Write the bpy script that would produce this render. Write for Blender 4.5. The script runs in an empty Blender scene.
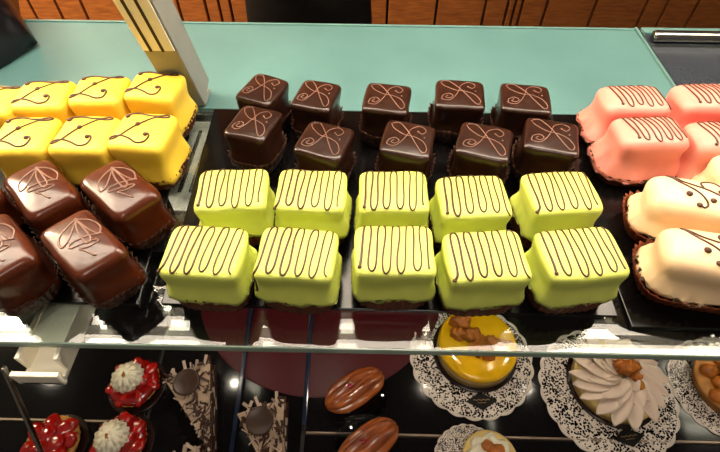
import bpy, bmesh, math, random
from math import sin, cos, pi, radians as R
from mathutils import Vector, Matrix, noise
from mathutils.bvhtree import BVHTree

SC = bpy.context.scene
COL = SC.collection

# ------------------------------------------------------------------ camera
H = 0.31
F = 478.55
PITCH, YAW, ROLL = R(51.116), R(0.656), R(0.51)
_cp, _sp, _cy, _sy = cos(PITCH), sin(PITCH), cos(YAW), sin(YAW)
Zr = Matrix.Rotation(YAW, 3, 'Z')
cf = Zr @ Vector((0, _cp, -_sp)); cu = Zr @ Vector((0, _sp, _cp)); cr = Zr @ Vector((1, 0, 0))
cr, cu = cos(ROLL)*cr + sin(ROLL)*cu, -sin(ROLL)*cr + cos(ROLL)*cu
cam = bpy.data.cameras.new('camera'); camo = bpy.data.objects.new('camera', cam); COL.objects.link(camo)
camo.matrix_world = Matrix(((cr.x, cu.x, -cf.x, 0), (cr.y, cu.y, -cf.y, 0), (cr.z, cu.z, -cf.z, H), (0, 0, 0, 1)))
cam.sensor_width = 36; cam.lens = F/720*36; cam.clip_start = 0.01; cam.clip_end = 50
SC.camera = camo

def at(px, py, z):
    """the point on the horizontal plane of height z seen at a pixel of the photograph"""
    d = cf + (px-360)/F*cr - (py-226)/F*cu
    t = (z-H)/d.z
    return Vector((d.x*t, d.y*t, z))

# ------------------------------------------------------------------ materials
def lin(c):
    return tuple(((v/255)/12.92 if v/255 <= .04045 else ((v/255+.055)/1.055)**2.4) for v in c) + (1,)

def mat(name, rgb, rough=.5, spec=.5, metal=0, var=0, vscale=60, bump=0, bscale=200, coat=0, sss=0, sssr=(1, .6, .3), emit=0, rgb2=None, stretch=None, coatr=.05):
    m = bpy.data.materials.new(name); m.use_nodes = True
    nt = m.node_tree; b = nt.nodes['Principled BSDF']
    b.inputs['Base Color'].default_value = lin(rgb)
    b.inputs['Roughness'].default_value = rough
    b.inputs['Specular IOR Level'].default_value = spec
    b.inputs['Metallic'].default_value = metal
    b.inputs['Coat Weight'].default_value = coat; b.inputs['Coat Roughness'].default_value = coatr
    if sss:
        b.inputs['Subsurface Weight'].default_value = sss
        b.inputs['Subsurface Radius'].default_value = sssr
        b.inputs['Subsurface Scale'].default_value = .008
    tc = nt.nodes.new('ShaderNodeTexCoord')
    src = tc.outputs['Object']
    if stretch:
        mp = nt.nodes.new('ShaderNodeMapping'); mp.inputs['Scale'].default_value = stretch
        nt.links.new(src, mp.inputs['Vector']); src = mp.outputs['Vector']
    n = nt.nodes.new('ShaderNodeTexNoise'); n.inputs['Scale'].default_value = vscale; n.inputs['Detail'].default_value = 5
    nt.links.new(src, n.inputs['Vector'])
    mx = nt.nodes.new('ShaderNodeMix'); mx.data_type = 'RGBA'
    rp = nt.nodes.new('ShaderNodeMapRange'); rp.inputs['From Min'].default_value = .35; rp.inputs['From Max'].default_value = .65
    nt.links.new(n.outputs['Fac'], rp.inputs['Value']); nt.links.new(rp.outputs['Result'], mx.inputs['Factor'])
    c1 = lin(rgb); c2 = lin(rgb2) if rgb2 else tuple(v*(1-var) for v in c1[:3]) + (1,)
    mx.inputs['A'].default_value = c1; mx.inputs['B'].default_value = c2
    nt.links.new(mx.outputs['Result'], b.inputs['Base Color'])
    if bump:
        n2 = nt.nodes.new('ShaderNodeTexNoise'); n2.inputs['Scale'].default_value = bscale; n2.inputs['Detail'].default_value = 3
        nt.links.new(src, n2.inputs['Vector'])
        bp = nt.nodes.new('ShaderNodeBump'); bp.inputs['Strength'].default_value = bump; bp.inputs['Distance'].default_value = .001
        nt.links.new(n2.outputs['Fac'], bp.inputs['Height']); nt.links.new(bp.outputs['Normal'], b.inputs['Normal'])
    if emit:
        b.inputs['Emission Color'].default_value = lin(rgb); b.inputs['Emission Strength'].default_value = emit
    return m

def glass_mat(name, tint, gloss=1.0, ior=1.5):
    m = bpy.data.materials.new(name); m.use_nodes = True; nt = m.node_tree
    nt.nodes.remove(nt.nodes['Principled BSDF'])
    out = nt.nodes['Material Output']
    t = nt.nodes.new('ShaderNodeBsdfTransparent'); t.inputs['Color'].default_value = tint
    g = nt.nodes.new('ShaderNodeBsdfGlossy'); g.inputs['Roughness'].default_value = .02
    fr = nt.nodes.new('ShaderNodeFresnel'); fr.inputs['IOR'].default_value = ior
    mm = nt.nodes.new('ShaderNodeMath'); mm.operation = 'MULTIPLY'; mm.inputs[1].default_value = gloss; mm.use_clamp = True
    mx = nt.nodes.new('ShaderNodeMixShader')
    nt.links.new(fr.outputs[0], mm.inputs[0]); nt.links.new(mm.outputs[0], mx.inputs['Fac'])
    nt.links.new(t.outputs[0], mx.inputs[1]); nt.links.new(g.outputs[0], mx.inputs[2]); nt.links.new(mx.outputs[0], out.inputs['Surface'])
    return m

def lace_mat():
    m = bpy.data.materials.new('lace_paper'); m.use_nodes = True; nt = m.node_tree
    b = nt.nodes['Principled BSDF']; b.inputs['Base Color'].default_value = lin((222, 210, 198)); b.inputs['Roughness'].default_value = .8
    tc = nt.nodes.new('ShaderNodeTexCoord')
    v = nt.nodes.new('ShaderNodeTexVoronoi'); v.feature = 'F1'; v.inputs['Scale'].default_value = 460; v.inputs['Randomness'].default_value = .85
    nt.links.new(tc.outputs['Object'], v.inputs['Vector'])
    # distance from the middle: solid band, lace band, solid scalloped rim
    ln = nt.nodes.new('ShaderNodeVectorMath'); ln.operation = 'LENGTH'; nt.links.new(tc.outputs['Object'], ln.inputs[0])
    big = nt.nodes.new('ShaderNodeTexNoise'); big.inputs['Scale'].default_value = 90
    nt.links.new(tc.outputs['Object'], big.inputs['Vector'])
    th = nt.nodes.new('ShaderNodeMapRange'); th.inputs['From Min'].default_value = .3; th.inputs['From Max'].default_value = .7
    th.inputs['To Min'].default_value = .38; th.inputs['To Max'].default_value = .66
    nt.links.new(big.outputs['Fac'], th.inputs['Value'])
    lt = nt.nodes.new('ShaderNodeMath'); lt.operation = 'LESS_THAN'
    nt.links.new(v.outputs['Distance'], lt.inputs[0]); nt.links.new(th.outputs['Result'], lt.inputs[1])
    inner = nt.nodes.new('ShaderNodeMath'); inner.operation = 'LESS_THAN'; inner.inputs[1].default_value = .0652
    nt.links.new(ln.outputs['Value'], inner.inputs[0])
    mu = nt.nodes.new('ShaderNodeMath'); mu.operation = 'MULTIPLY'
    nt.links.new(lt.outputs[0], mu.inputs[0]); nt.links.new(inner.outputs[0], mu.inputs[1])
    sub = nt.nodes.new('ShaderNodeMath'); sub.operation = 'SUBTRACT'; sub.inputs[0].default_value = 1
    nt.links.new(mu.outputs[0], sub.inputs[1]); nt.links.new(sub.outputs[0], b.inputs['Alpha'])
    return m

def wood_mat():
    m = bpy.data.materials.new('cabinet_wood'); m.use_nodes = True; nt = m.node_tree
    b = nt.nodes['Principled BSDF']; b.inputs['Roughness'].default_value = .45
    tc = nt.nodes.new('ShaderNodeTexCoord'); mp = nt.nodes.new('ShaderNodeMapping'); mp.inputs['Scale'].default_value = (6, 6, 40)
    nt.links.new(tc.outputs['Object'], mp.inputs['Vector'])
    n = nt.nodes.new('ShaderNodeTexNoise'); n.inputs['Scale'].default_value = 3; n.inputs['Detail'].default_value = 6
    nt.links.new(mp.outputs['Vector'], n.inputs['Vector'])
    r = nt.nodes.new('ShaderNodeValToRGB'); r.color_ramp.elements[0].position = .3; r.color_ramp.elements[1].position = .7
    r.color_ramp.elements[0].color = lin((116, 62, 25)); r.color_ramp.elements[1].color = lin((154, 90, 40))
    nt.links.new(n.outputs['Fac'], r.inputs['Fac']); nt.links.new(r.outputs['Color'], b.inputs['Base Color'])
    return m

M = dict(
    green=mat('green_fondant', (205, 214, 100), .5, .6, var=.06, vscale=80, sss=.12, sssr=(.8, 1, .2), bump=.12, bscale=160),
    yellow=mat('yellow_fondant', (243, 205, 66), .5, .5, var=.05, vscale=80, sss=.12, sssr=(1, .8, .1), bump=.12, bscale=160),
    pink=mat('pink_fondant', (228, 140, 124), .45, .5, var=.06, vscale=80, sss=.15, sssr=(1, .5, .4), bump=.12, bscale=160),
    cream=mat('cream_fondant', (232, 200, 158), .42, .5, var=.05, vscale=60, sss=.15, sssr=(1, .7, .4), bump=.12, bscale=160),
    choc=mat('dark_chocolate_glaze', (46, 23, 14), .3, .3, var=.35, vscale=90, coat=.3, coatr=.08, bump=.15, bscale=240),
    caramel=mat('caramel_chocolate_glaze', (76, 31, 12), .3, .25, var=.45, vscale=50, coat=.3, coatr=.1, bump=.1, bscale=160),
    drizzle=mat('brown_drizzle', (74, 40, 24), .4, .4, var=.1),
    light_drizzle=mat('milk_chocolate_drizzle', (128, 94, 80), .4, .4, var=.1),
    cup=mat('brown_paper_cup', (96, 48, 24), .6, .3, var=.3, vscale=150),
    rust_cup=mat('rust_brown_paper_cup', (126, 60, 28), .6, .3, var=.3, vscale=150),
    dark_cup=mat('dark_brown_paper_cup', (66, 36, 22), .5, .4, var=.3, vscale=150),
    tray=mat('black_tray', (12, 10, 10), .16, .3, var=.3, vscale=25),
    lower_tray=mat('black_lacquer_tray', (20, 18, 19), .1, .22, var=.25, vscale=18),
    rim=mat('pale_rim', (150, 130, 112), .35, .5, metal=.4),
    teal=mat('frosted_teal_glass', (74, 108, 108), .4, .35, var=.1, vscale=9, rgb2=(82, 118, 117)),
    teal_edge=mat('teal_glass_edge', (88, 122, 118), .3, .4),
    steel=mat('brushed_steel', (160, 158, 152), .22, .5, metal=1, var=.12, vscale=30, stretch=(1, 14, 14)),
    dark_steel=mat('dark_granite_worktop', (50, 56, 64), .25, .5, var=.2, vscale=400),
    alu=mat('grey_aluminium', (142, 142, 136), .5, .4, metal=0, var=.05),
    alu_light=mat('cream_post_reflection', (250, 248, 242), .45, .5, var=.04),
    slot=mat('dark_post_reflection', (34, 30, 24), .6, .3),
    white=mat('white_enamel', (232, 226, 210), .35, .5, var=.03),
    case=mat('case_panel', (52, 50, 50), .4, .4, var=.1),
    red=mat('dark_red_reflection', (74, 10, 18), .4, .2, var=.12, vscale=30),  # colour of a red reflection, not of a real board
    divider=mat('dark_blue_acrylic', (34, 42, 62), .12, .6, var=.2),
    floor=mat('stone_floor', (92, 80, 70), .5, .4, var=.2, vscale=6),
    groove=mat('groove_dark', (34, 16, 8), .7, .2),
    wood=wood_mat(),
    lace=lace_mat(),
    strawb=mat('glazed_strawberry', (176, 20, 12), .12, .6, var=.35, vscale=140, coat=.8, bump=.2, bscale=500),
    jelly=mat('red_glaze', (140, 14, 10), .1, .6, var=.3, coat=.8),
    whip=mat('whipped_cream', (250, 240, 214), .55, .3, var=.04, sss=.15, sssr=(1, .8, .6)),
    crumb=mat('golden_crumb', (206, 136, 40), .5, .3, var=.4, vscale=500),
    crust=mat('baked_crust', (196, 134, 62), .6, .3, var=.35, vscale=120, bump=.3, bscale=400),
    palecrust=mat('pale_crust', (226, 196, 120), .5, .3, var=.15, vscale=120),
    lemon=mat('yellow_fruit_glaze', (242, 186, 14), .16, .5, var=.12, vscale=60, coat=.5),
    candied=mat('candied_orange_fruit', (196, 112, 34), .4, .4, var=.45, vscale=160, bump=.4, bscale=300),
    petal=mat('pale_pink_cream', (228, 204, 184), .5, .3, var=.05, sss=.1, sssr=(1, .7, .5)),
    dish=mat('dark_dish', (40, 24, 20), .2, .5, var=.2),
    sponge=mat('chocolate_sponge', (70, 42, 28), .8, .2, var=.4, vscale=400),
    layercream=mat('cream_layer', (206, 178, 150), .6, .2, var=.15, vscale=200),
    shav_d=mat('dark_shavings', (74, 46, 32), .45, .4, var=.4, vscale=120),
    shav_w=mat('white_shavings', (206, 180, 160), .45, .4, var=.15, vscale=120),
    disc=mat('chocolate_disc', (64, 40, 26), .38, .5, var=.15),
    choux=mat('glazed_choux', (184, 100, 44), .25, .5, var=.5, vscale=70, coat=.4, rgb2=(122, 56, 22), stretch=(.4, 2, 2)),
    card=mat('black_card', (16, 14, 14), .6, .2, var=.1),
    gold=mat('gold_print', (150, 120, 70), .4, .5, metal=.4),
    bag=mat('black_plastic', (13, 13, 17), .3, .35, var=.2, vscale=30, bump=.7, bscale=40),
    trousers=mat('black_cloth', (20, 17, 16), .9, .1, var=.2, vscale=120),
    shirt=mat('black_shirt', (30, 26, 26), .9, .1, var=.2, vscale=120),
    skin=mat('skin', (206, 156, 128), .5, .3, var=.08, vscale=40, sss=.1),
    hair=mat('brown_hair', (58, 38, 26), .5, .3, var=.3, vscale=120),
    eye=mat('eye', (30, 24, 22), .2, .5), lip=mat('lips', (168, 92, 84), .4, .4),
    spot=mat('spot_lens', (255, 240, 216), .4, .2, emit=400),
    lamp=mat('lamp_diffuser', (255, 240, 218), .5, .2, emit=1),
)
for k in ('glass',): M[k] = glass_mat('clear_shelf_glass', (.93, .97, .95, 1), .7)
M['glass_edge'] = mat('green_glass_edge', (150, 170, 156), .15, .6, var=.15, vscale=40)

# ------------------------------------------------------------------ helpers
def mesh_from(name, bm, smooth=True):
    bmesh.ops.recalc_face_normals(bm, faces=bm.faces)
    me = bpy.data.meshes.new(name); bm.to_mesh(me); bm.free()
    if smooth:
        for p in me.polygons: p.use_smooth = True
    return me

def obj(name, bm, m, parent=None, smooth=True, label=None):
    me = mesh_from(name, bm, smooth)
    for x in (m if isinstance(m, (list, tuple)) else [m]): me.materials.append(x)
    o = bpy.data.objects.new(name, me); COL.objects.link(o)
    if parent: o.parent = parent
    if label: o['label'] = label
    return o

def tag(o, label, cat, group=None):
    o['label'] = label; o['category'] = cat
    if group: o['group'] = group
    return o

def thing(name, label, cat, loc=(0, 0, 0), rotz=0, group=None):
    o = bpy.data.objects.new(name, None); COL.objects.link(o)
    o.empty_display_size = .01; o.location = loc; o.rotation_euler = (0, 0, rotz)
    return tag(o, label, cat, group)

def struct(name, bm, m, smooth=False):
    o = obj(name, bm, m, None, smooth); o['kind'] = 'structure'; return o

def add_box(bm, c, s, bevel=0, mtx=None, seg=2, mi=0):
    r = bmesh.ops.create_cube(bm, size=1)
    vs = r['verts']
    for v in vs: v.co = Vector((v.co.x*s[0]+c[0], v.co.y*s[1]+c[1], v.co.z*s[2]+c[2]))
    fs = list({f for v in vs for f in v.link_faces})
    for f in fs: f.material_index = mi
    if bevel:
        es = list({e for v in vs for e in v.link_edges})
        rb = bmesh.ops.bevel(bm, geom=es, offset=bevel, segments=seg, profile=.5, affect='EDGES')
        vs = list({v for f in rb['faces'] for v in f.verts} | {v for v in vs if v.is_valid})
        for f in rb['faces']: f.material_index = mi
    if mtx:
        for v in vs: v.co = mtx @ v.co
    return vs

def box(c, s, bevel=0, mtx=None, seg=2):
    bm = bmesh.new(); add_box(bm, c, s, bevel, mtx, seg); return bm

def add_lathe(bm, prof, n=40, c=(0, 0, 0), rad=None, cap=True):
    """prof = [(r, z)] from bottom to top"""
    rings = []
    for j, (r, z) in enumerate(prof):
        ring = []
        for i in range(n):
            a = 2*pi*i/n
            rr = r*(rad(a, j) if rad else 1)
            ring.append(bm.verts.new((c[0]+rr*cos(a), c[1]+rr*sin(a), c[2]+z)))
        rings.append(ring)
    for a, b in zip(rings, rings[1:]):
        for i in range(n):
            bm.faces.new((a[i], a[(i+1) % n], b[(i+1) % n], b[i]))
    if cap:
        bm.faces.new(rings[0][::-1]); bm.faces.new(rings[-1])
    return rings

def add_tube(bm, pts, r, n=7, rfun=None, flat=1):
    pts = [Vector(p) for p in pts]; m = len(pts); rings = []
    up = Vector((0, 0, 1)); prev = None
    for i, p in enumerate(pts):
        t = (pts[min(i+1, m-1)] - pts[max(i-1, 0)])
        if t.length < 1e-9: t = Vector((1, 0, 0))
        t.normalize()
        if prev is None:
            s = t.cross(up)
            if s.length < 1e-3: s = t.cross(Vector((1, 0, 0)))
        else:
            s = prev - t*prev.dot(t)
            if s.length < 1e-6: s = t.cross(up)
        s.normalize(); prev = s
        q = s.cross(t)
        rr = r*(rfun(i/(m-1)) if rfun else 1)
        rings.append([bm.verts.new(p + rr*(cos(2*pi*k/n)*s + flat*sin(2*pi*k/n)*q)) for k in range(n)])
    for a, b in zip(rings, rings[1:]):
        for k in range(n): bm.faces.new((a[k], a[(k+1) % n], b[(k+1) % n], b[k]))
    bm.faces.new(rings[0][::-1]); bm.faces.new(rings[-1])

def spline(P, k=8, closed=False):
    out = []; n = len(P)
    for i in range(n-1):
        p0 = Vector(P[max(i-1, 0)]); p1 = Vector(P[i]); p2 = Vector(P[i+1]); p3 = Vector(P[min(i+2, n-1)])
        for j in range(k):
            t = j/k
            out.append(.5*((2*p1)+(p2-p0)*t+(2*p0-5*p1+4*p2-p3)*t*t+(3*p1-p0-3*p2+p3)*t**3))
    out.append(Vector(P[-1])); return out

def se(a, A, B, n):
    c, s = cos(a), sin(a)
    k = (abs(c)**n + abs(s)**n)**(-1/n)
    return A*c*k, B*s*k

def blob(bm, c, s, seed=0, amp=.25, sub=2, freq=1.5, rot=None):
    r = bmesh.ops.create_icosphere(bm, subdivisions=sub, radius=1)
    for v in r['verts']:
        d = 1 + amp*noise.noise(v.co*freq + Vector((seed*7.1, seed*3.3, 0)))
        p = Vector((v.co.x*s[0]*d, v.co.y*s[1]*d, v.co.z*s[2]*d))
        if rot: p = rot @ p
        v.co = p + Vector(c)

# ------------------------------------------------------------------ petits fours
def cake_body(w, d, h, z0=.008, rr=.007, flare=.003, dome=.0015, n=5.5, wave=.0012, wk=17, seed=0, pinch=.0015, rough=.0012, N=72):
    bm = bmesh.new(); rings = []
    prof = []
    S = 9
    for j in range(S):
        t = j/S
        prof.append((-flare*(1-t)**2.2 + pinch*sin(pi*t)**2, z0+(h-rr-z0)*t, (1-t)**3))
    for j in range(7):
        ph = pi/2*j/6
        prof.append((rr*(1-cos(ph)), h-rr+rr*sin(ph), 0))
    A, B = w/2, d/2
    so = Vector((seed*5.17, seed*2.31, seed*1.7))
    for ins, z, wv in prof:
        ring = []
        nn = n - 1.2*wv
        for i in range(N):
            a = 2*pi*i/N
            a2 = a
            x, y = se(a2, A-ins, B-ins, nn)
            dv = Vector((x, y, 0)).normalized()
            q = rough*noise.noise(Vector((x*45, y*45, z*60)) + so) + flare*.5*wv*noise.noise(Vector((cos(a)*1.6, sin(a)*1.6, 0)) + so)
            zz = z + wv*wave*(abs(sin(wk*a/2 + seed))*2-1 + noise.noise(Vector((cos(a)*3, sin(a)*3, 5))+so))
            ring.append(bm.verts.new((x+dv.x*q, y+dv.y*q, zz)))
        rings.append(ring)
    last = prof[-1]
    for s in (.8, .55, .3):
        ring = []
        for i in range(N):
            x, y = se(2*pi*i/N, (A-last[0])*s, (B-last[0])*s, n-1)
            ring.append(bm.verts.new((x, y, h+dome*(1-s*s)+rough*.5*noise.noise(Vector((x*50, y*50, 0))+so))))
        rings.append(ring)
    for a, b in zip(rings, rings[1:]):
        for i in range(N): bm.faces.new((a[i], a[(i+1) % N], b[(i+1) % N], b[i]))
    bm.faces.new(rings[0][::-1])
    ct = bm.verts.new((0, 0, h+dome))
    for i in range(N): bm.faces.new((rings[-1][i], rings[-1][(i+1) % N], ct))
    bm.normal_update()
    return bm

def cup_bm(w, d, h, flare, pleats=34, n=3.2, amp=.0011, thick=.0005, seed=0, rag=.0012):
    bm = bmesh.new(); N = pleats*4; rings = []
    A, B = w/2, d/2
    rows = [(-.0006, .0003), (0, .001), (flare*.35, h*.45), (flare*.75, h*.8), (flare, h)]
    for side in (0, 1):
        for k, (o, z) in enumerate(rows if side == 0 else rows[::-1]):
            ring = []
            for i in range(N):
                a = 2*pi*i/N
                tri = (1 if i % 4 == 0 else -1 if i % 4 == 2 else 0)
                f = z/h
                oo = o + amp*tri*(.35+.65*f) - side*thick
                x, y = se(a, A+oo, B+oo, n)
                zz = z + side*(thick if k == len(rows)-1 else 0) + (f > .99)*(rag*tri + .0025*noise.noise(Vector((cos(a)*2, sin(a)*2, seed*3.3))))
                ring.append(bm.verts.new((x, y, zz)))
            rings.append(ring)
    for a, b in zip(rings, rings[1:]):
        for i in range(N): bm.faces.new((a[i], a[(i+1) % N], b[(i+1) % N], b[i]))
    bm.faces.new(rings[0][::-1]); bm.faces.new(rings[-1])
    return bm

def drizzle(bvh, w, d, lines, r=.0011, blobs=()):
    bm = bmesh.new()
    def drop(u, v):
        hit = bvh.ray_cast(Vector((u*w/2, v*d/2, .2)), Vector((0, 0, -1)))
        return hit[0] + Vector((0, 0, r*.3)) if hit[0] is not None else None
    for ln in lines:
        pts = [drop(p[0], p[1]) for p in ln]
        pts = [p for p in pts if p is not None and p.z > .02]
        if len(pts) > 2: add_tube(bm, pts, r, 6, lambda t: 1.15 if t < .03 else (1-.15*t), .8)
    for u, v, q in blobs:
        p = drop(u, v)
        if p is not None: blob(bm, p, (r*q, r*q, r*q*.7), seed=u, amp=.15, sub=2)
    return bm

def squiggle(rng, n=5, lean=0., v0=-.86, v1=.98, u0=-.9, u1=.9):
    K = 2*n; du = (u1-u0)/K; P = []
    for i in range(K+1):
        u = u0+du*i + rng.uniform(-.02, .02)
        top = i % 2 == 1
        v = (v1 if top else v0) + rng.uniform(-.07, .06)
        c = (v0+v1)/2; L = lean if top else -lean
        for k, f in ((-.50, .45), (-.40, .86), (0, 1), (.40, .86), (.50, .45)):
            P.append((u+L*f+k*du*1.1, c+(v-c)*f))
    P = P[2+rng.randint(0, 1):-2-rng.randint(0, 1)]
    return [spline([Vector((p[0], p[1], 0)) for p in P], 4)], [(P[0][0], P[0][1], 1.9)]

def sp(*P, k=8): return spline([Vector((x, y, 0)) for x, y in P], k)

def zed(rng):
    j = lambda: rng.uniform(-.03, .03)
    L1 = sp((-.72+j(), .62), (-.62, .74), (-.3, .8+j()), (.1, .7), (.42, .72), (.66, .82), (.74, .72), (.55, .63), (.3, .6), (0, .25), (-.25, -.05), (-.52, -.42),
            (-.78, -.62), (-.9, -.6), (-.82, -.5), (-.55, -.47), (-.2, -.58), (.1, -.72), (.36, -.66), (.44, -.42), (.36, -.28), (.27, -.36))
    return [L1], [(-.72, .6, 2.4), (-.14, .12, 2.4), (.3, -.34, 2.2)]

def fleur(rng):
    A = sp((-.75, .72), (-.45, .78), (-.05, .3), (.3, -.25), (.66, -.72), (.8, -.5), (.6, -.12), (.2, .05), (-.2, .1), (-.62, .4), (-.78, .68))
    B = sp((-.7, -.3), (-.72, -.55), (-.42, -.6), (-.2, -.3), (-.05, .1), (.05, .5), (.35, .75), (.62, .55), (.5, .3), (.32, .4))
    C = sp((-.5, -.28), (-.58, -.42), (-.42, -.48), (-.3, -.3), (-.48, -.16), (-.7, -.28))
    return [A, B, C], [(.32, .4, 1.8), (.62, .12, 1.8)]

def fan(rng):
    a = (-.62, .35)
    L = [sp(a, (-.4, .7), (-.1, .82), (.12, .62), (-.15, .45), a),
         sp(a, (-.2, .35), (.15, .3), (.22, .1), (-.1, .1), (-.4, .2), a),
         sp(a, (-.55, -.05), (-.35, -.5), (-.1, -.62), (-.12, -.35), (-.38, .05), a),
         sp((.16, .7), (.02, .2), (-.02, -.3), (.08, -.42), (.14, -.2), (.22, .3), (.32, .45), (.34, .1), (.26, -.2), (.4, -.1), (.62, .02), (.64, .1))]
    return L, [(a[0], a[1], 2.0)]

def swirl(rng):
    A = sp((-.62, .8), (-.38, .35), (-.1, -.1), (.05, -.5), (-.02, -.7), (-.12, -.6))
    B = sp((-.62, .8), (-.2, .35), (.2, .05), (.6, -.35), (.85, -.6))
    C = sp((.02, .25), (.05, .6), (.3, .7), (.48, .3), (.42, .05), (.34, .15))
    return [A, B, C], [(-.3, -.2, 2.8), (.16, -.35, 2.6), (-.12, -.62, 2.6), (.36, .14, 2.4), (.56, -.02, 2.6)]

T0 = .0033
def petit_four(name, label, cat, group, pos, rot, size, style, seed):
    rng = random.Random(seed); w, d, h = size
    t = thing(name, label, cat, (pos[0], pos[1], T0), R(rot), group)
    S = dict(green=dict(rr=.0042, flare=.0025, n=8, m='green', c='cup', dm='drizzle', z0=.0165, wave=.002),
             yellow=dict(rr=.006, flare=.0025, n=6.5, m='yellow', c='cup', dm='drizzle', z0=.010),
             pink=dict(rr=.008, flare=.008, n=5, m='pink', c='cup', dm='drizzle', z0=.010),
             cream=dict(rr=.010, flare=.006, n=4.2, m='cream', c='rust_cup', dm='drizzle', wave=.0026, wk=26, z0=.0135),
             choc=dict(rr=.0036, flare=.001, n=8, m='choc', c='dark_cup', dm='light_drizzle', z0=.008),
             caramel=dict(rr=.006, flare=.002, n=7, m='caramel', c='dark_cup', dm='light_drizzle', z0=.008))[style]
    bm = cake_body(w, d, h, z0=S['z0'], rr=S['rr'], flare=S['flare'], n=S['n'], seed=seed, wave=S.get('wave', .0014), wk=S.get('wk', 17),
                   dome=.0022 if style in ('pink', 'cream', 'yellow') else .0012)
    bvh = BVHTree.FromBMesh(bm)
    body = obj('fondant_coating' if style not in ('choc', 'caramel') else 'chocolate_coating', bm, M[S['m']], t)
    if style == 'green': L, B = squiggle(rng, 5, rng.choice((.02, .05)))
    elif style == 'pink': L, B = squiggle(rng, 5, -.07, -.7, .9, -.66, .86)
    elif style == 'yellow': L, B = zed(rng)
    elif style == 'choc': L, B = fleur(rng)
    elif style == 'caramel': L, B = fan(rng)
    else: L, B = swirl(rng)
    r = dict(green=.00078, pink=.0008, yellow=.00095, choc=.00042, caramel=.0007, cream=.00085)[style]
    obj('drizzle', drizzle(bvh, w, d, L, r, B), M[S['dm']], t)
    fl = S['flare']
    cw = .0 if style in ('green', 'yellow') else 0
    ch, cfl = dict(green=(.0172, .0020), yellow=(.014, .003), pink=(.013, .004), cream=(.0155, .006), choc=(.017, .004), caramel=(.015, .0035))[style]
    obj('paper_cup', cup_bm(w+2*fl*.55-.003, d+2*fl*.55-.003, ch, cfl, 40 if w > .06 else 32, 3.4, seed=seed), M[S['c']], t)
    obj('cake_base', box((0, 0, .0065), (w*.86, d*.82, .009), .002), M['sponge'], t)
    return t

ordn = ['leftmost', 'second from the left', 'middle', 'fourth from the left', 'rightmost']
# green rows
GS = (.0535, .043, .0465)
gb = [(231, 187), (311, 188), (394, 189), (474, 194), (563, 190)]
gf = [(203, 249), (296, 251), (395, 248), (487, 254), (583, 251)]
for i, (px, py) in enumerate(gf):
    p = at(px, py, .0505); w = GS[0]+(0, 0, .001, .001, .002)[i]
    petit_four('petit_four', 'light green petit four with zigzag icing, %s in the front green row' % ordn[i], 'petit four', 'green petits fours', p, (-3, -4, 1, 5, 7)[i], (w, GS[1], GS[2]), 'green', 11+i)
for i, (px, py) in enumerate(gb):
    p = at(px, py, .0505)
    petit_four('petit_four', 'light green petit four with zigzag icing, %s in the back green row' % ordn[i], 'petit four', 'green petits fours', p, (5, -2, 1, 4, 6)[i], (GS[0]-.001, GS[1], GS[2]), 'green', 21+i)
# dark chocolate squares
cb = [(262, 88), (316, 94), (387, 97), (460, 93), (526, 97)]
cfr = [(253, 122), (324, 139), (408, 138), (485, 140), (552, 135)]
for i, (px, py) in enumerate(cb):
    p = at(px, py, .047)
    petit_four('petit_four', 'dark chocolate square with loop icing, %s in the back row' % ordn[i], 'petit four', 'dark chocolate petits fours', p, (-22, -14, -8, -5, -8)[i], ((.037, .038, .042, .045, .045)[i], .043, .044), 'choc', 31+i)
for i, (px, py) in enumerate(cfr):
    p = at(px, py, .047)
    petit_four('petit_four', 'dark chocolate square with loop icing, %s in the row behind green cakes' % ordn[i], 'petit four', 'dark chocolate petits fours', p, (-17, -17, -13, -16, -14)[i], ((.038, .042, .043, .045, .045)[i], .043, .044), 'choc', 41+i)
# yellow
yl = ['cut by the left edge, back yellow row', 'second in the back row, beside the black bag', 'third in the back yellow row', 'rightmost in the back yellow row']
for i, (px, py) in enumerate([(-10, 97), (41, 92), (98, 87), (153, 83)]):
    p = at(px, py, .053)
    petit_four('petit_four', 'yellow petit four with brown swirled icing, ' + yl[i], 'petit four', 'yellow petits fours', p, (-2, 3, 2, -5)[i], (.0475, .043, .049), 'yellow', 51+i)
yl = ['leftmost in the front yellow row', 'middle of the front yellow row', 'rightmost in the front yellow row']
for i, (px, py) in enumerate([(22, 132), (83, 131), (141, 128)]):
    p = at(px, py, .053)
    petit_four('petit_four', 'yellow petit four with brown swirled icing, ' + yl[i], 'petit four', 'yellow petits fours', p, (2, -1, -5)[i], (.0475, .047, .049), 'yellow', 61+i)
# brown glazed
bl = [('brown glazed petit four with pale fan icing, right one below the yellow cakes', (119, 188), -41), ('brown glazed petit four with pale fan icing, left whole one below the yellow cakes', (40, 188), -44),
      ('brown glazed petit four with pale fan icing, frontmost whole one above the white bracket', (82, 243), -42), ('brown glazed petit four cut off by the left edge, nearest the shelf front', (-6, 248), -44),
      ('brown glazed petit four mostly outside the left edge, beside the left fan iced one', (-38, 190), -40)]
for i, (lb, (px, py), rz) in enumerate(bl):
    p = at(px, py, .046)
    petit_four('petit_four', lb, 'petit four', 'brown glazed petits fours', p, rz, (.060, .0385, .0455), 'caramel', 71+i)
# pink
pl = [('pink petit four with brown zigzag icing, left one in the back pink row', (636, 95), 2), ('pink petit four with zigzag icing, right one in the back pink row', (712, 93), 3),
      ('pink petit four with brown zigzag icing, left one in the front pink row', (653, 128), 3), ('pink petit four with brown icing cut by the right edge, front pink row', (730, 133), 2)]
for i, (lb, (px, py), rz) in enumerate(pl):
    p = at(px, py, .051)
    petit_four('petit_four', lb, 'petit four', 'pink petits fours', p, rz, (.059, .040, .047), 'pink', 81+i)
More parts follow.
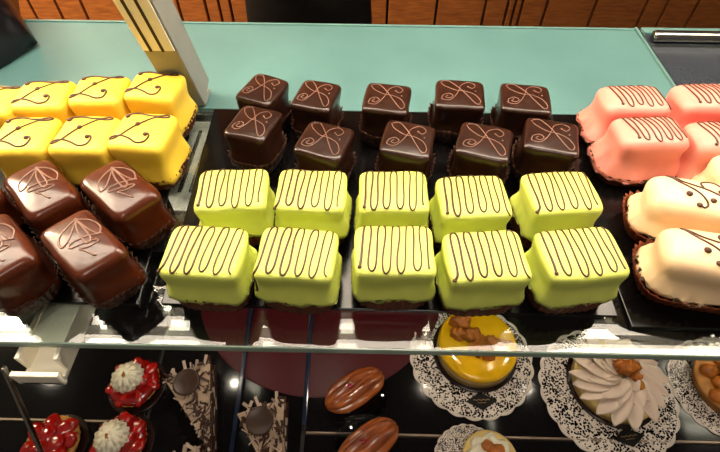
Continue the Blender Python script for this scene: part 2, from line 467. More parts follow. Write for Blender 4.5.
# cream
wl = [('cream coloured petit four with brown swirl and dots, behind the frontmost cream one', (703, 193), -12), ('cream coloured petit four with brown swirl and dots, frontmost right in brown pleated cup', (722, 249), -10),
      ('cream coloured petit four peeking in at the right edge below the pink cakes', (768, 168), -8)]
for i, (lb, (px, py), rz) in enumerate(wl):
    p = at(px, py, .050)
    petit_four('petit_four', lb, 'petit four', 'cream petits fours', p, rz, (.070, .040, .046), 'cream', 91+i)

# ------------------------------------------------------------------ upper trays
def tray(label, quad, top, th, m, name='display_tray', group='black trays on the glass shelf', rim=None, cat='tray'):
    """quad = front-left, front-right, back-right, back-left in plan"""
    c = sum((Vector((q[0], q[1], 0)) for q in quad), Vector())/4
    t = thing(name, label, cat, (c.x, c.y, top-th), 0, group)
    bm = bmesh.new()
    vs = [bm.verts.new((q[0]-c.x, q[1]-c.y, 0)) for q in quad]; up = [bm.verts.new((q[0]-c.x, q[1]-c.y, th)) for q in quad]
    bm.faces.new(vs[::-1]); bm.faces.new(up)
    for i in range(4): bm.faces.new((vs[i], vs[(i+1) % 4], up[(i+1) % 4], up[i]))
    bmesh.ops.bevel(bm, geom=list(bm.edges), offset=.0006, segments=2, profile=.5, affect='EDGES')
    obj('tray_board', bm, m, t, smooth=False)
    if rim:
        a, b = [Vector((q[0]-c.x, q[1]-c.y, 0)) for q in quad[:2]]
        bm = bmesh.new(); mid = (a+b)/2; ang = math.atan2(b.y-a.y, b.x-a.x)
        add_box(bm, (0, 0, 0), ((b-a).length-.002, rim, th+.0006), 0, Matrix.Translation((mid.x, mid.y-.0006, th/2+.0003)) @ Matrix.Rotation(ang, 4, 'Z'))
        obj('front_rim', bm, M['rim'], t, smooth=False)
    return t

tray('black tray under the yellow and brown glazed cakes', [(-.42, .171), (-.1635, .171), (-.1775, .394), (-.42, .394)], .0033, .0032, M['tray'])
tray('black tray under the green and chocolate cakes', [(-.146, .1715), (.184, .1685), (.184, .398), (-.155, .398)], .0033, .0032, M['tray'])
tray('black tray under the pink and cream cakes at right', [(.191, .160), (.46, .160), (.46, .398), (.191, .398)], .0033, .0032, M['tray'])

# ------------------------------------------------------------------ display case, shelf, worktops
GY0, GY1 = .1405, .3995
bm = bmesh.new()
add_box(bm, (0, (GY0+GY1)/2, -.00375), (1.5, GY1-GY0, .0075), .0012, None, 2)
for f in bm.faces:
    f.material_index = 1 if (f.calc_center_median().y < GY0+.0011 and f.normal.y < -.3) else 0
bm.normal_update()
for f in bm.faces: f.material_index = 1 if f.calc_center_median().y < GY0+.0012 else 0
gl = obj('glass_shelf', bm, [M['glass'], M['glass_edge']], smooth=False)
tag(gl, 'clear glass shelf with pale green front edge carrying the black trays of petits fours', 'shelf')

FW = thing('frosted_glass_worktop', 'teal frosted glass worktop behind the rows of petits fours', 'worktop', (-.28, .49, 0))
obj('glass_panel', box((0, -.001, -.003), (1.236, .172, .006), .0006), M['teal'], FW, smooth=False)
obj('back_lip', box((0, .0830, .0008), (1.236, .004, .0016), .0008), M['teal_edge'], FW, smooth=False)
obj('side_lip', box((.6165, 0, .0012), (.003, .172, .0024), .0008), M['teal_edge'], FW, smooth=False)
DW = thing('dark_worktop', 'dark grey worktop with metal rail at right behind the pink cakes', 'worktop', (.60, .49, 0))
obj('worktop_panel', box((0, 0, -.003), (.518, .174, .006), .0006), M['dark_steel'], DW, smooth=False)
bm = bmesh.new(); add_tube(bm, [(-.255, .056, .0072), (-.252, .056, .0072), (.25, .056, .0072)], .0068, 20, lambda t: .93 if t == 0 else 1)
obj('rail', bm, M['steel'], DW)
obj('back_strip', box((0, .0765, .002), (.518, .012, .004), .0008), M['teal_edge'], DW, smooth=False)
obj('front_strip', box((0, .045, .001), (.512, .0025, .002), .0004), M['steel'], DW, smooth=False)

DC = thing('display_case', 'black display case body with lower deck under the tarts', 'display case', (0, .3, -1.25))
def part(root, name, bm, m, smooth=False, label=None, off=None):
    q = off if off else root.location
    for v in bm.verts: v.co -= Vector(q)
    return obj(name, bm, m, root, smooth, label)
part(DC, 'lower_deck', box((0, .315, -.2115), (1.7, .57, .018), .002), M['case'])
part(DC, 'cabinet_base', box((0, .315, -.735), (1.7, .56, 1.03), .004), M['case'])
RP = obj('rear_panel', box((0, .585, -.1045), (1.7, .012, .193), .001), M['case'], smooth=False)
tag(RP, 'dark rear panel of the display case below the teal worktop', 'panel')
# leaning post
tilt = Matrix.Translation((0, .404, .0003)) @ Matrix.Rotation(R(18), 4, 'X')
PT = thing('support_post', 'leaning grey aluminium post with two dark slots beside the yellow cakes', 'post', (-.180, .41, 0))
part(PT, 'post_body', box((-.180, .016, .216), (.030, .032, .424), .001, tilt), M['alu'])
part(PT, 'front_face', box((-.1805, -.0008, .255), (.0275, .0016, .34), .0004, tilt), M['alu_light'], label='cream front face')
for x in (-.187, -.1765):
    part(PT, 'shelf_slot', box((x, -.0018, .255), (.0024, .0012, .34), 0, tilt), M['slot'])
part(PT, 'foot', box((-.180, .0125, .004), (.030, .024, .006), .001, Matrix.Translation((0, .404, .0003))), M['alu'])
SU = obj('shelf_upright', box((-.172, .392, -.105), (.026, .012, .184), .001), M['alu_light'], smooth=False)
tag(SU, 'pale upright under the glass between the left and middle trays', 'upright')
# lamp bar over the shelf, above the photo's frame
LY, LZZ = .395, .415
LB = thing('lamp_bar', 'long lamp bar above the glass shelf', 'lamp', (.1, LY, LZZ))
part(LB, 'lamp_housing', box((.1, LY+.012, LZZ+.018), (1.5, .20, .026), .004), M['alu'])
for k in range(5):
    bm = bmesh.new(); y = LY-.060+.036*k
    add_tube(bm, [(-.62, y, LZZ-.004), (.0, y, LZZ-.004), (.82, y, LZZ-.004)], .0085, 14)
    part(LB, 'lamp_tube', bm, M['lamp'], True)
# shelf bracket : white channel with side flanges and lip
bx = -.2265
SB = thing('shelf_bracket', 'white metal bracket under the front left of the glass shelf', 'bracket', (bx, .235, -.029))
part(SB, 'channel', box((bx, .235, -.027), (.030, .225, .004), .0008), M['white'])
part(SB, 'flange', box((bx-.0135, .240, -.0165), (.003, .215, .0175), .0006), M['white'])
part(SB, 'flange', box((bx+.0135, .240, -.0165), (.003, .215, .0175), .0006), M['white'])
part(SB, 'top_plate', box((bx+.001, .2455, -.0095), (.0225, .203, .0025), .0005), M['white'])
part(SB, 'front_lip', box((bx-.001, .1245, -.022), (.034, .004, .0145), .001), M['white'])
SR = thing('post_reflection_rail', 'added pale rail standing in for the post reflection between the left and middle trays', 'rail', (-.162, .335, -.03))  # bar and slots added to imitate the post mirrored in the shelf glass
part(SR, 'reflection_bar', box((-.162, .335, -.019), (.030, .095, .020), .001), M['alu_light'])
for x in (-.167, -.157):
    part(SR, 'reflection_slot', box((x, .335, -.0088), (.0035, .085, .001), 0), M['slot'])

# slanted strut in front
a, b = Vector((-.2485, .128, -.012)), Vector((-.2525, .050, -.2015))
dirv = (b-a); q = Vector((0, 1, 0)).rotation_difference(dirv.normalized()).to_matrix().to_4x4()
ST = obj('strut', box((0, 0, 0), (.0026, dirv.length, .004), .0008, q), M['steel'], smooth=False)
ST.location = (a+b)/2
tag(ST, 'thin slanted steel strut in front of the strawberry tart at bottom left', 'strut')

# ------------------------------------------------------------------ lower trays
LZ = -.2025; LT = .0055; TOP = LZ+LT        # -.197
G2 = 'black trays on the lower deck'
tray('black lower tray under the single strawberry tart with cream', [(-.47, .1475), (-.2215, .1475), (-.232, .36), (-.47, .36)], TOP, LT, M['lower_tray'], group=G2, rim=.0018)
tray('black lower tray in front with two strawberry tarts', [(-.47, .045), (-.2125, .045), (-.2215, .1445), (-.47, .1445)], TOP, LT, M['lower_tray'], group=G2)
tray('narrow black lower tray under the left chocolate cake slices', [(-.2095, .045), (-.124, .045), (-.1345, .36), (-.2295, .36)], TOP, LT, M['lower_tray'], group=G2)
tray('narrow black lower tray under the right chocolate cake slice', [(-.121, .045), (-.058, .045), (-.062, .36), (-.132, .36)], TOP, LT, M['lower_tray'], group=G2)
tray('wide black lower tray under the two lace doilies with tarts', [(-.055, .1405), (.6, .1385), (.6, .36), (-.059, .36)], TOP, LT, M['lower_tray'], group=G2, rim=.0018)
tray('wide black lower tray in front under the cut off pastries', [(-.055, .045), (.6, .045), (.6, .1355), (-.055, .1375)], TOP, LT, M['lower_tray'], group=G2)
for (x0, y0, x1, y1, lb) in ((-.1225, .06, -.1335, .34, 'dark glossy divider strip between the two rows of chocolate slices'), (-.0565, .145, -.0605, .34, 'dark glossy divider strip left of the glazed choux pastry')):
    bm = bmesh.new(); v = Vector((x1-x0, y1-y0, 0)); 
    add_box(bm, (0, 0, 0), (.005, v.length, .005), .0012, Matrix.Rotation(math.atan2(-v.x, v.y), 4, 'Z'))
    o = obj('tray_divider', bm, M['divider'], smooth=False); o.location = ((x0+x1)/2, (y0+y1)/2, TOP+.0037); tag(o, lb, 'divider', 'tray dividers')
bm = bmesh.new(); add_lathe(bm, [(.149, 0), (.15, .0003), (.15, .0008), (.149, .0011)], 96)  # disc added in place of a red reflection in the unbuilt front pane
o = obj('red_reflection_disc', bm, M['red'], smooth=False); o.location = (-.05, .325, TOP); tag(o, 'added dark red disc standing in for a front glass reflection behind the choux pastry', 'reflection stand-in')

# ------------------------------------------------------------------ pastries below
def doily_bm(Rr=.0675, sc=22):
    bm = bmesh.new(); N = sc*10
    prof = [0, .25, .5, .7, .85, .94, 1]
    for zz in (0, .0004):
        rings = []
        for s in prof[1:]:
            ring = []
            for i in range(N):
                a = 2*pi*i/N
                r = Rr*s*(1 + (.035*abs(sin(sc*a/2)) - .02)*(s > .9))
                ring.append(bm.verts.new((r*cos(a), r*sin(a), zz + .0012*s**3*(.5+.5*sin(5*a)))))
            rings.append(ring)
        bm.faces.new(rings[0])
        for p, q in zip(rings, rings[1:]):
            for i in range(N): bm.faces.new((p[i], p[(i+1) % N], q[(i+1) % N], q[i]))
        if zz == 0: low = rings[-1]
        else:
            for i in range(N): bm.faces.new((low[i], low[(i+1) % N], rings[-1][(i+1) % N], rings[-1][i]))
    return bm
DG = 'lace paper doilies'
def doily(label, p, rot=0, s=1):
    o = obj('paper_doily', doily_bm(), M['lace']); o.location = (p.x, p.y, TOP+.0002); o.rotation_euler = (0, 0, rot); o.scale = (s, s, 1)
    return tag(o, label, 'doily', DG)
def small_tag(label, p, rot):
    t = thing('card_tag', label, 'tag', (p.x, p.y, TOP+.0025), rot, 'black card tags')
    bm = bmesh.new(); vs = [bm.verts.new((x, y, z)) for z in (0, .0006) for x, y in ((-.0165, 0), (0, -.0095), (.0165, 0), (0, .0095))]
    bm.faces.new(vs[:4][::-1]); bm.faces.new(vs[4:])
    for i in range(4): bm.faces.new((vs[i], vs[(i+1) % 4], vs[4+(i+1) % 4], vs[4+i]))
    obj('card', bm, M['card'], t, False)
    bm = bmesh.new()
    add_tube(bm, [(-.0085+.017*i/12, .0012+.0006*sin(i*1.9), .0006) for i in range(13)], .00045, 5)
    add_tube(bm, [(-.0045+.009*i/8, -.0018, .0006) for i in range(9)], .0003, 5)
    obj('gold_flourish', bm, M['gold'], t)
    return t

# yellow tart
p = at(471, 358, TOP)
doily('white lace doily under the yellow glazed tart', p, .2)
pt = at(474, 352, TOP)
small_tag('black diamond tag on the doily in front of the yellow tart', at(481, 402, TOP), .05)
t = thing('yellow_tart', 'round yellow glazed tart with candied orange fruit on a lace doily', 'tart', (pt.x, pt.y, TOP+.0012))
bm = bmesh.new(); add_lathe(bm, [(.0445, 0), (.047, .0006), (.047, .0016), (.0455, .0022)], 64); obj('cake_board', bm, M['dish'], t)
bm = bmesh.new(); add_lathe(bm, [(.0425, .0022), (.0425, .018), (.0422, .0195)], 64); obj('tart_side', bm, M['palecrust'], t)
bm = bmesh.new(); add_lathe(bm, [(.0428, .0165), (.043, .019), (.042, .0215), (.0395, .023), (.03, .0236), (.015, .0238), (.001, .0238)], 64); obj('fruit_glaze', bm, M['lemon'], t)
for i, (x, y, s, hh) in enumerate([(-.018, .022, .011, .008), (-.008, .006, .009, .008), (-.021, .008, .008, .007), (.004, -.003, .009, .007), (.013, -.001, .008, .006), (-.003, -.010, .009, .006), (.008, -.013, .009, .006), (.019, -.006, .007, .005)]):
    bm = bmesh.new(); blob(bm, (x, y, .0238+hh*.5), (s, s*.85, hh), i+1, .7, 3, 2.2); obj('candied_fruit', bm, M['candied'], t)
bm = bmesh.new(); blob(bm, (.026, .001, .0245), (.010, .003, .0016), 3, .3, 2); obj('fruit_husk', bm, M['crumb'], t)

# cream petal tart
p = at(607, 392, TOP)
doily('white lace doily under the cream petal tart', p, .5, 1.05)
small_tag('black diamond tag on the doily in front of the cream petal tart', at(628, 438, TOP), .15)
pt = at(611, 384, TOP)
t = thing('cream_tart', 'round tart with pale piped cream petals and an orange berry on top', 'tart', (pt.x, pt.y, TOP+.0012))
bm = bmesh.new(); add_lathe(bm, [(.044, 0), (.0475, .0006), (.0475, .0016), (.046, .0022)], 64); obj('cake_board', bm, M['dish'], t)
bm = bmesh.new(); add_lathe(bm, [(.043, .0022), (.0435, .014), (.0425, .0165), (.03, .017), (.004, .017)], 64); obj('tart_shell', bm, M['palecrust'], t)
def petal(L, W, zb, lift, a, seed):
    rg = random.Random(seed*13+int(L*1e4)); nu, nv = 12, 9; grid = []
    tw = rg.uniform(-.1, .1); W *= rg.uniform(.85, 1.15); L *= rg.uniform(.94, 1.06); bend = .35+rg.uniform(-.1, .1)
    for layer in (0, 1):
        g = []
        for i in range(nu):
            u = i/(nu-1); row = []
            wd = W*(.35+.65*sin(pi*min(1, .1+u*.62)))*max(.03, 1-u**3.5)**.7
            for j in range(nv):
                v = j/(nv-1)*2-1
                z = zb + lift*u + (.0075*max(0, .55+v*.75-.35*v*v))*sin(pi*min(u*.85+.12, .96)) - (0 if layer else .0018)
                z = max(z, .0168 if u < .8 else .0145)
                r = .005 + L*u; th = bend*(1-u)*.9 + tw
                x, y = r, v*wd
                row.append(bm_v((x*cos(th)-y*sin(th), x*sin(th)+y*cos(th), z)))
            g.append(row)
        grid.append(g)
    bm = bmesh.new()
    grid = [[[bm.verts.new(p) for p in row] for row in g] for g in grid]
    for g in grid:
        for i in range(nu-1):
            for j in range(nv-1): bm.faces.new((g[i][j], g[i+1][j], g[i+1][j+1], g[i][j+1]))
    A, B = grid
    for i in range(nu-1):
        for j in (0, nv-1): bm.faces.new((A[i][j], A[i+1][j], B[i+1][j], B[i][j]))
    for j in range(nv-1):
        for i in (0, nu-1): bm.faces.new((A[i][j], A[i][j+1], B[i][j+1], B[i][j]))
    m = Matrix.Rotation(a, 4, 'Z')
    for v in bm.verts: v.co = m @ v.co
    return bm
bm_v = tuple
for ringi, (n, L, W, zb, lift) in enumerate(((17, .046, .0104, .0185, -.001), (12, .030, .0088, .0225, .001), (7, .017, .006, .026, .002))):
    for i in range(n):
        obj('cream_petal', petal(L, W, zb, lift, 2*pi*(i+.4*ringi)/n, i), M['petal'], t)
for i, (x, y, s, hh) in enumerate([(.004, .004, .0095, .008), (.012, .006, .006, .005), (-.003, .008, .006, .005), (.010, -.004, .006, .004)]):
    bm = bmesh.new(); blob(bm, (x, y, .031+hh*.4), (s, s*.9, hh), i+9, .5, 3, 2); obj('orange_berry', bm, M['candied'], t)
bm = bmesh.new(); blob(bm, (.013, -.012, .030), (.0045, .006, .002), 3, .3, 2); obj('berry_husk', bm, M['crumb'], t)

# tart cut by the right edge
p = at(722, 388, TOP)
doily('white lace doily cut by the right edge of the photo', p, .3, .82)
t = thing('fruit_tart', 'orange fruit tart on a lace doily cut by the right edge', 'tart', (p.x+.005, p.y, TOP+.0012))
bm = bmesh.new(); add_lathe(bm, [(.035, 0), (.0395, .013), (.0405, .0155), (.038, .0165), (.004, .0165)], 48, rad=lambda a, j: 1+.015*sin(24*a)); obj('tart_shell', bm, M['crust'], t)
rng = random.Random(5)
for i in range(14):
    a = i*2.4; r = .034*math.sqrt((i+.5)/14)
    bm = bmesh.new(); blob(bm, (r*cos(a), r*sin(a), .019), (.009, .008, .006), i, .3, 2); obj('fruit_piece', bm, M['candied'], t)

# pastry with white cream at the bottom edge
p = at(487, 463, TOP)
doily('white lace doily at the bottom edge under the small cream tart', at(470, 462, TOP), .1, .52)
t = thing('cream_tart', 'small tart with white cream and orange topping cut by the bottom edge', 'tart', (p.x, p.y, TOP+.0012))
bm = bmesh.new(); add_lathe(bm, [(.022, 0), (.026, .012), (.0265, .014), (.024, .015), (.003, .0155)], 48); obj('tart_shell', bm, M['palecrust'], t)
def rosette(Rr, h, z, lobes=8, twist=2.2):
    bm = bmesh.new()
    prof = [(Rr*.8, 0), (Rr, h*.14), (Rr*1.0, h*.28), (Rr*.84, h*.42), (Rr*.78, h*.5), (Rr*.74, h*.6), (Rr*.52, h*.76), (Rr*.44, h*.82), (Rr*.3, h*.93), (Rr*.06, h)]
    add_lathe(bm, [(r, z+q) for r, q in prof], 72, rad=lambda a, j: 1 + .12*sin(lobes*(a + j*twist/12)))
    return bm
obj('cream_swirl', rosette(.021, .012, .014), M['whip'], t)
for i, (x, y) in enumerate([(0, .004), (.006, .006), (-.004, .009), (.004, -.004)]):
    bm = bmesh.new(); blob(bm, (x, y, .0265), (.006, .005, .004), i+4, .4, 2); obj('orange_piece', bm, M['candied'], t)

# strawberry tarts
def straw_tart(label, px, py, cream, seed):
    rng = random.Random(seed)
    p = at(px, py, TOP+.016)
    t = thing('strawberry_tart', label, 'tart', (p.x, p.y, TOP), rng.uniform(0, 6), 'strawberry tarts'); t.scale = (.87, .87, .9)
    bm = bmesh.new(); add_lathe(bm, [(.027, 0), (.0335, .0004), (.0345, .002), (.0335, .0024), (.027, .0012)], 56); obj('round_dish', bm, M['dish'], t)
    bm = bmesh.new(); add_lathe(bm, [(.0235, .0014), (.0285, .011), (.0293, .013), (.0275, .014), (.003, .0135)], 64, rad=lambda a, j: 1+.018*sin(26*a)); obj('tart_shell', bm, M['crust'], t)
    if cream:
        bm = bmesh.new(); add_lathe(bm, [(.0286, .0125), (.0288, .0145), (.026, .0175), (.02, .0185), (.003, .019)], 48, rad=lambda a, j: 1+.02*sin(5*a+j)); obj('red_glaze', bm, M['jelly'], t)
    k = 0
    for ring, n in ((.0195, 7), (.0075, 3)):
        for i in range(n):
            a = 2*pi*i/n + ring*40 + rng.uniform(-.1, .1)
            z = (.0165 if ring > .015 else .019) - (.003 if cream else 0)
            rot = (Matrix.Rotation(a, 3, 'Z') @ Matrix.Rotation(rng.uniform(-.5, .2), 3, 'Y'))
            bm = bmesh.new(); blob(bm, (ring*cos(a), ring*sin(a), z), (.0120, .0094, .0056), seed+k, .22, 3, 1.6, rot)
            obj('strawberry', bm, M['strawb'], t); k += 1
    if cream:
        th = cream; t.rotation_euler = (0, 0, 0)
        o = obj('cream_swirl', rosette(.0175, .014, 0, 9, 4), M['whip'], t); o.location = (th[0], th[1], .0195)
        bm = bmesh.new()
        for i in range(16):
            a = rng.uniform(0, 6.3); r = rng.uniform(0, .006)
            blob(bm, (th[0]+r*cos(a)*.6, th[1]+r*sin(a)*1.1-.001, .0345-r*.75), (.0017, .0013, .0012), i, .4, 1)
        obj('crumb_topping', bm, M['crumb'], t)
    return t
straw_tart('strawberry tart with cream swirl, standing alone on the back lower tray', 133, 381, (-.006, .003), 3)
straw_tart('strawberry tart with white cream swirl, front one at the bottom edge', 118, 440, (-.006, .002), 4)
straw_tart('strawberry tart without cream at the bottom left behind the strut', 50, 441, None, 5)

# chocolate slices
def slice_(label, wx, wy, rot, seed):
    rng = random.Random(seed)
    t = thing('cake_slice', label, 'cake slice', (wx, wy, TOP), R(rot), 'chocolate cake slices')
    L, wb = .086, .0235
    def prism(z0, z1, ins=0):
        bm = bmesh.new(); tri = [(-wb+ins, -ins), (wb-ins, -ins), (0.0, -L+ins*2.5)]
        lo = [bm.verts.new((x, y, z0)) for x, y in tri]; hi = [bm.verts.new((x, y, z1)) for x, y in tri]
        bm.faces.new(lo[::-1]); bm.faces.new(hi)
        for i in range(3): bm.faces.new((lo[i], lo[(i+1) % 3], hi[(i+1) % 3], hi[i]))
        bmesh.ops.bevel(bm, geom=list(bm.edges), offset=.0008, segments=2, profile=.5, affect='EDGES')
        return bm
    obj('cake_board', prism(0, .0015, -.002), M['card'], t, False)
    zs = [.0015, .0085, .0115, .0185, .0215, .0285]
    for i in range(5):
        obj('sponge_layer' if i % 2 == 0 else 'cream_layer', prism(zs[i], zs[i+1], 0 if i % 2 == 0 else .0006), M['sponge' if i % 2 == 0 else 'layercream'], t, False)
    obj('cream_top', prism(.0285, .031), M['layercream'], t, False)
    for nm, mk, cnt in (('dark_shavings', 'shav_d', 150), ('white_shavings', 'shav_w', 70)):
        bm = bmesh.new()
        for i in range(cnt):
            v = rng.random()**1.25
            y = -L*.97*v; x = (rng.random()*2-1)*wb*(1-v)*1.02
            onside = rng.random() < .18
            ln = rng.uniform(.004, .011); a = rng.uniform(0, pi)
            z = .0315 + rng.uniform(0, .004)
            if onside: x = wb*(1-v)+.0006; z = rng.uniform(.006, .03)
            rot = Matrix.Translation((x, y, z)) @ Matrix.Rotation(a if not onside else pi/2-.3, 4, 'Z') @ Matrix.Rotation(rng.uniform(-.5, .5), 4, 'Y') @ Matrix.Rotation(rng.uniform(0, 3), 4, 'X')
            add_box(bm, (0, 0, 0), (ln, rng.uniform(.0012, .003), .0006), 0, rot)
        for i in range(5):
            if mk == 'shav_w':
                rot = Matrix.Translation((rng.uniform(-.02, .02), rng.uniform(-.006, .003), .034)) @ Matrix.Rotation(rng.uniform(.6, 2.4), 4, 'Z') @ Matrix.Rotation(rng.uniform(-.9, -.2), 4, 'Y')
                add_box(bm, (0, 0, 0), (.013, .0028, .0012), 0, rot)
        o = obj(nm, bm, M[mk], t, False); o['kind'] = 'stuff'
    bm = bmesh.new(); add_lathe(bm, [(.0120, 0), (.0132, .0006), (.0134, .002), (.0128, .003), (.0118, .0032), (.0108, .0026), (.002, .0026)], 48)
    o = obj('chocolate_disc', bm, M['disc'], t); o.location = (-.003, -.016, .0365); o.rotation_euler = (R(4), R(-4), 0)
    return t
slice_('chocolate cake slice with shavings and round disc, left of the dark divider', -.178, .1905, 27, 1)
slice_('chocolate cake slice with shavings and round disc, right of the dark divider', -.0975, .1555, 20, 2)
slice_('chocolate cake slice at the bottom edge, only a few pale shavings in view', -.170, .1065, 27, 3)

# glazed choux
def choux(label, px, py, rot, seed):
    p = at(px, py, TOP+.008)
    t = thing('choux_pastry', label, 'pastry', (p.x, p.y, TOP+.0018), R(rot), 'glazed choux pastries')
    bm = bmesh.new(); nu, N = 30, 112; rings = []
    Ln = .034
    for i in range(nu+1):
        u = -1 + 2*i/nu; e = max(.04, (1-abs(u)**2.6))**.5
        ring = []
        for k in range(N):
            a = 2*pi*k/N
            rid = 1 + .34*(abs(sin(3.5*a+.6+.3*sin(u*3)))**.7)*(1 if sin(a) > -.3 else .3) - .2 + .05*noise.noise(Vector((u*3, cos(a)*2, sin(a)*2+seed)))
            y = .0155*e*rid*cos(a); z = .012 + .0125*e*rid*sin(a)
            ring.append(bm.verts.new((u*Ln, y, max(z, .0))))
        rings.append(ring)
    for a, b in zip(rings, rings[1:]):
        for k in range(N): bm.faces.new((a[k], a[(k+1) % N], b[(k+1) % N], b[k]))
    bm.faces.new(rings[0]); bm.faces.new(rings[-1])
    obj('choux_shell', bm, M['choux'], t)
    bm = bmesh.new(); blob(bm, (-.004, .003, .0245), (.004, .0035, .0012), seed, .3, 2); obj('red_glaze_drop', bm, M['jelly'], t)
    return t
choux('ridged orange brown glazed choux pastry, whole one on the red reflection disc edge', 355, 392, 33, 1)
choux('ridged orange brown glazed choux pastry cut by the bottom edge', 368, 446, 36, 2)
M['thin_paper'] = glass_mat('clear_paper', (.86, .86, .88, 1), 1.5)
for px, py, lb in ((361, 398, 'small clear scalloped paper under the whole choux pastry'), (362, 447, 'small clear scalloped paper under the cut off choux pastry')):
    p = at(px, py, TOP)
    bm = bmesh.new(); add_lathe(bm, [(.027, 0), (.0275, .0002), (.0275, .0004), (.027, .0006)], 88, rad=lambda a, j: 1+.03*abs(sin(11*a)))
    o = obj('paper_doily', bm, M['thin_paper']); o.location = (p.x, p.y, TOP+.0012); tag(o, lb, 'doily', 'clear pastry papers')

# small spots under the glass shelf, hidden by the trays; they light the lower deck
for i, px in enumerate((50, 140, 235, 330, 425, 525, 640)):
    g = at(px, 378+.025*px, TOP)
    k = .258/g.y if px != 140 else .99  # the spot above the strawberry tart is added to brighten its cream
    t = thing('spot_lamp', 'small white spot lamp under the glass shelf', 'lamp', (g.x*k, .258 if px != 140 else .205, -.0075), 0, 'spot lamps under the shelf')  # the one at px 140 is an added spot, not a lamp of the case
    bm = bmesh.new(); add_lathe(bm, [(.0055, -.0035), (.0065, -.003), (.0065, -.0002), (.006, 0)], 24); obj('lamp_ring', bm, M['alu'], t)
    bm = bmesh.new(); add_lathe(bm, [(.0042, -.0042), (.0045, -.0036)], 20); obj('lamp_lens', bm, M['spot'], t)

# ------------------------------------------------------------------ black bag
c = Vector((-.462, .504, .0))
bm = bmesh.new(); n = 44; hs = .088
for side in (1, -1):
    g = []
    for i in range(n+1):
        row = []
        for j in range(n+1):
            u, v = -1+2*i/n, -1+2*j/n
            k = max(0, (1-u*u)*(1-v*v))**.42
            wr = .014*noise.noise(Vector((u*2.2, v*2.2, side*3))) + .016*(.3-abs(noise.noise(Vector((u*3.4, v*3.4, side*5))))) + .006*(.3-abs(noise.noise(Vector((u*8+3, v*8, side*5)))))
            pin = 1 - .10*(1-abs(u*v))*max(abs(u), abs(v))**3
            z = .030 + side*k*(.062 if side > 0 else .0298) + k*wr*(1 if side > 0 else 0) - .024*max(abs(u), abs(v))**4
            row.append(bm.verts.new(((u-v)*.7071*hs*pin*.62, (u+v)*.7071*hs*pin*1.2, max(z, .0003))))
        g.append(row)
    for i in range(n):
        for j in range(n): bm.faces.new((g[i][j], g[i+1][j], g[i+1][j+1], g[i][j+1]))
bmesh.ops.remove_doubles(bm, verts=bm.verts, dist=.0002)
o = obj('plastic_bag', bm, M['bag']); o.location = c; o.rotation_euler = (0, 0, R(6)); tag(o, 'shiny black plastic bag lying on the teal worktop at the left edge', 'bag')

# ------------------------------------------------------------------ room
struct('floor', box((0, 1.0, -1.275), (8, 6, .05)), M['floor'])
struct('wall_back', box((0, 1.955, .075), (8, .05, 2.65)), M['groove'])
gx = [-3.9, -3.5, -3.1, -2.7, -2.3, -1.9, -1.62, -1.374, -1.265, -1.16, -.95, -.766, -.655, -.60, -.554, -.35, -.15, .0815, .28, .474, .563, .592, .62, .7175, .91, 1.109, 1.19, 1.31, 1.5, 1.9, 2.3, 2.7, 3.1, 3.5, 3.9]
bm = bmesh.new()
for a, b in zip(gx, gx[1:]):
    add_box(bm, ((a+b)/2, 1.915, .075), (b-a-.010, .03, 2.64), .003)
o = struct('trim_1', bm, M['wood'])

# ------------------------------------------------------------------ person behind the case
def skin_mesh(name, joints, edges, m, parent, sub=2, root=0):
    me = bpy.data.meshes.new(name); me.from_pydata([j[:3] for j in joints], edges, [])
    o = bpy.data.objects.new(name, me); COL.objects.link(o); o.parent = parent
    md = o.modifiers.new('skin', 'SKIN'); md.use_smooth_shade = True
    for i, j in enumerate(joints):
        r = j[3] if isinstance(j[3], tuple) else (j[3], j[3])
        me.skin_vertices[0].data[i].radius = r
    me.skin_vertices[0].data[root].use_root = True
    o.modifiers.new('sub', 'SUBSURF').levels = sub; o.modifiers['sub'].render_levels = sub
    me.materials.append(m); return o
PX, PYY = -.178, 1.43
per = thing('person', 'person in black trousers standing behind the display case, only the thighs in view', 'person', (PX, PYY, -1.25))
J = [(0, 0, .90, (.14, .10)), (0, 0, 1.08, (.125, .09)), (0, 0, 1.28, (.145, .10)), (0, 0, 1.41, (.11, .075)), (0, .0, 1.48, .052), (0, -.01, 1.54, .055),
     (0, -.02, 1.62, (.076, .092)), (0, -.01, 1.70, (.066, .08)), (0, -.01, 1.74, (.03, .04))]
E = [(i, i+1) for i in range(8)]
def limb(root, pts):
    prev = root
    for p in pts:
        J.append(p); E.append((prev, len(J)-1)); prev = len(J)-1
    return prev
for s in (-1, 1):
    limb(0, [(s*.10, 0, .80, .085), (s*.105, 0, .62, .07), (s*.105, 0, .47, .055), (s*.105, .01, .30, .052), (s*.105, .015, .08, .035), (s*.105, -.03, .035, (.032, .035)), (s*.115, -.15, .03, (.035, .025))])
    w = limb(3, [(s*.19, 0, 1.40, .055), (s*.23, .02, 1.24, .045), (s*.25, .02, 1.10, .038), (s*.20, -.12, 1.07, .034), (s*.13, -.24, 1.08, .023)])
    pl_ = limb(w, [(s*.10, -.29, 1.085, (.036, .016))])
    for k, (dx, ln) in enumerate(((.028, .05), (.009, .062), (-.010, .058), (-.028, .045))):
        bx_ = s*(.085+dx*.7)
        limb(pl_, [(bx_, -.325, 1.085, .0095), (bx_-s*.006, -.325-ln*.55, 1.075, .0085), (bx_-s*.010, -.325-ln, 1.055, .0075)])
    limb(w, [(s*.085, -.255, 1.10, .012), (s*.06, -.285, 1.105, .010), (s*.05, -.31, 1.10, .008)])
skin_mesh('body', J, E, M['skin'], per)
TJ = [(0, 0, 1.05, (.165, .12)), (0, 0, .97, (.18, .13))]; TE = [(0, 1)]
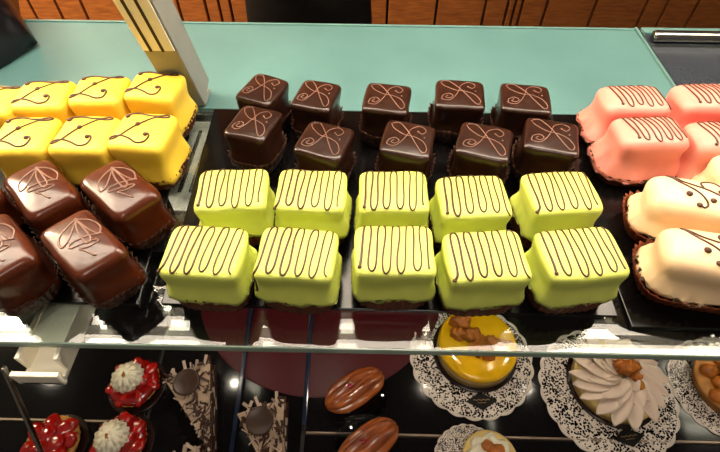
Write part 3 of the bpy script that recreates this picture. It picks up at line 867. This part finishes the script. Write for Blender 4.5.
for s in (-1, 1):
    k = len(TJ); TJ += [(s*.108, 0, .84, .100), (s*.112, 0, .66, .092), (s*.112, 0, .45, .076), (s*.108, .005, .25, .070), (s*.108, .005, .06, .066)]
    TE += [(1, k)] + [(k+i, k+i+1) for i in range(4)]
skin_mesh('trousers', TJ, TE, M['trousers'], per, root=1)
SJ = [(0, 0, .93, (.19, .14)), (0, 0, 1.1, (.145, .11)), (0, 0, 1.28, (.16, .115)), (0, 0, 1.42, (.12, .085)), (0, 0, 1.46, (.075, .07))]; SE_ = [(i, i+1) for i in range(4)]
for s in (-1, 1):
    k = len(SJ); SJ += [(s*.19, 0, 1.405, .07), (s*.235, .02, 1.24, .058), (s*.255, .02, 1.10, .052), (s*.21, -.10, 1.07, .046)]
    SE_ += [(3, k), (k, k+1), (k+1, k+2), (k+2, k+3)]
skin_mesh('shirt', SJ, SE_, M['shirt'], per)
bm = bmesh.new(); blob(bm, (0, .012, 1.675), (.088, .10, .10), 2, .1, 3)
for v in list(bm.verts):
    if v.co.y < -.055 and v.co.z < 1.72: v.co.y = -.055
obj('hair', bm, M['hair'], per)
for s in (-1, 1):
    bm = bmesh.new(); blob(bm, (s*.03, -.104, 1.635), (.012, .008, .007), 1, 0, 2); obj('eye', bm, M['eye'], per)
    bm = bmesh.new(); blob(bm, (s*.079, -.01, 1.62), (.010, .018, .030), 1, .1, 2); obj('ear', bm, M['skin'], per)
    bm = bmesh.new(); blob(bm, (s*.108, -.06, .035), (.045, .13, .036), 1, .05, 3); obj('shoe', bm, M['card'], per)
bm = bmesh.new(); blob(bm, (0, -.118, 1.605), (.013, .018, .022), 1, .05, 2); obj('nose', bm, M['skin'], per)
bm = bmesh.new(); blob(bm, (0, -.104, 1.568), (.024, .010, .008), 1, .05, 2); obj('mouth', bm, M['lip'], per)

# ------------------------------------------------------------------ light
LAMP = 25
for m_ in (M['lamp'],):
    m_.node_tree.nodes['Principled BSDF'].inputs['Emission Strength'].default_value = LAMP
def area(name, loc, aim, size, power, col, sy=None):
    l = bpy.data.lights.new(name, 'AREA'); l.energy = power; l.color = col; l.size = size
    if sy: l.shape = 'RECTANGLE'; l.size_y = sy
    o = bpy.data.objects.new(name, l); COL.objects.link(o); o.location = loc
    o.rotation_euler = (Vector(aim)-Vector(loc)).to_track_quat('-Z', 'Y').to_euler(); return o
area('ceiling_fill', (.1, -.5, 1.5), (0, .25, 0), .5, 8, (1, .88, .74))  # unseen light added as soft fill from the front
area('wall_light', (-1.6, 1.0, 1.0), (-1.4, 1.9, -.6), .4, 130, (1, .78, .5))
w = bpy.data.worlds.new('world'); SC.world = w; w.use_nodes = True
w.node_tree.nodes['Background'].inputs['Color'].default_value = (1, .84, .66, 1)
w.node_tree.nodes['Background'].inputs['Strength'].default_value = .13
SC.view_settings.view_transform = 'Standard'; SC.view_settings.look = 'None'
SC.view_settings.exposure = 0; SC.view_settings.gamma = 1
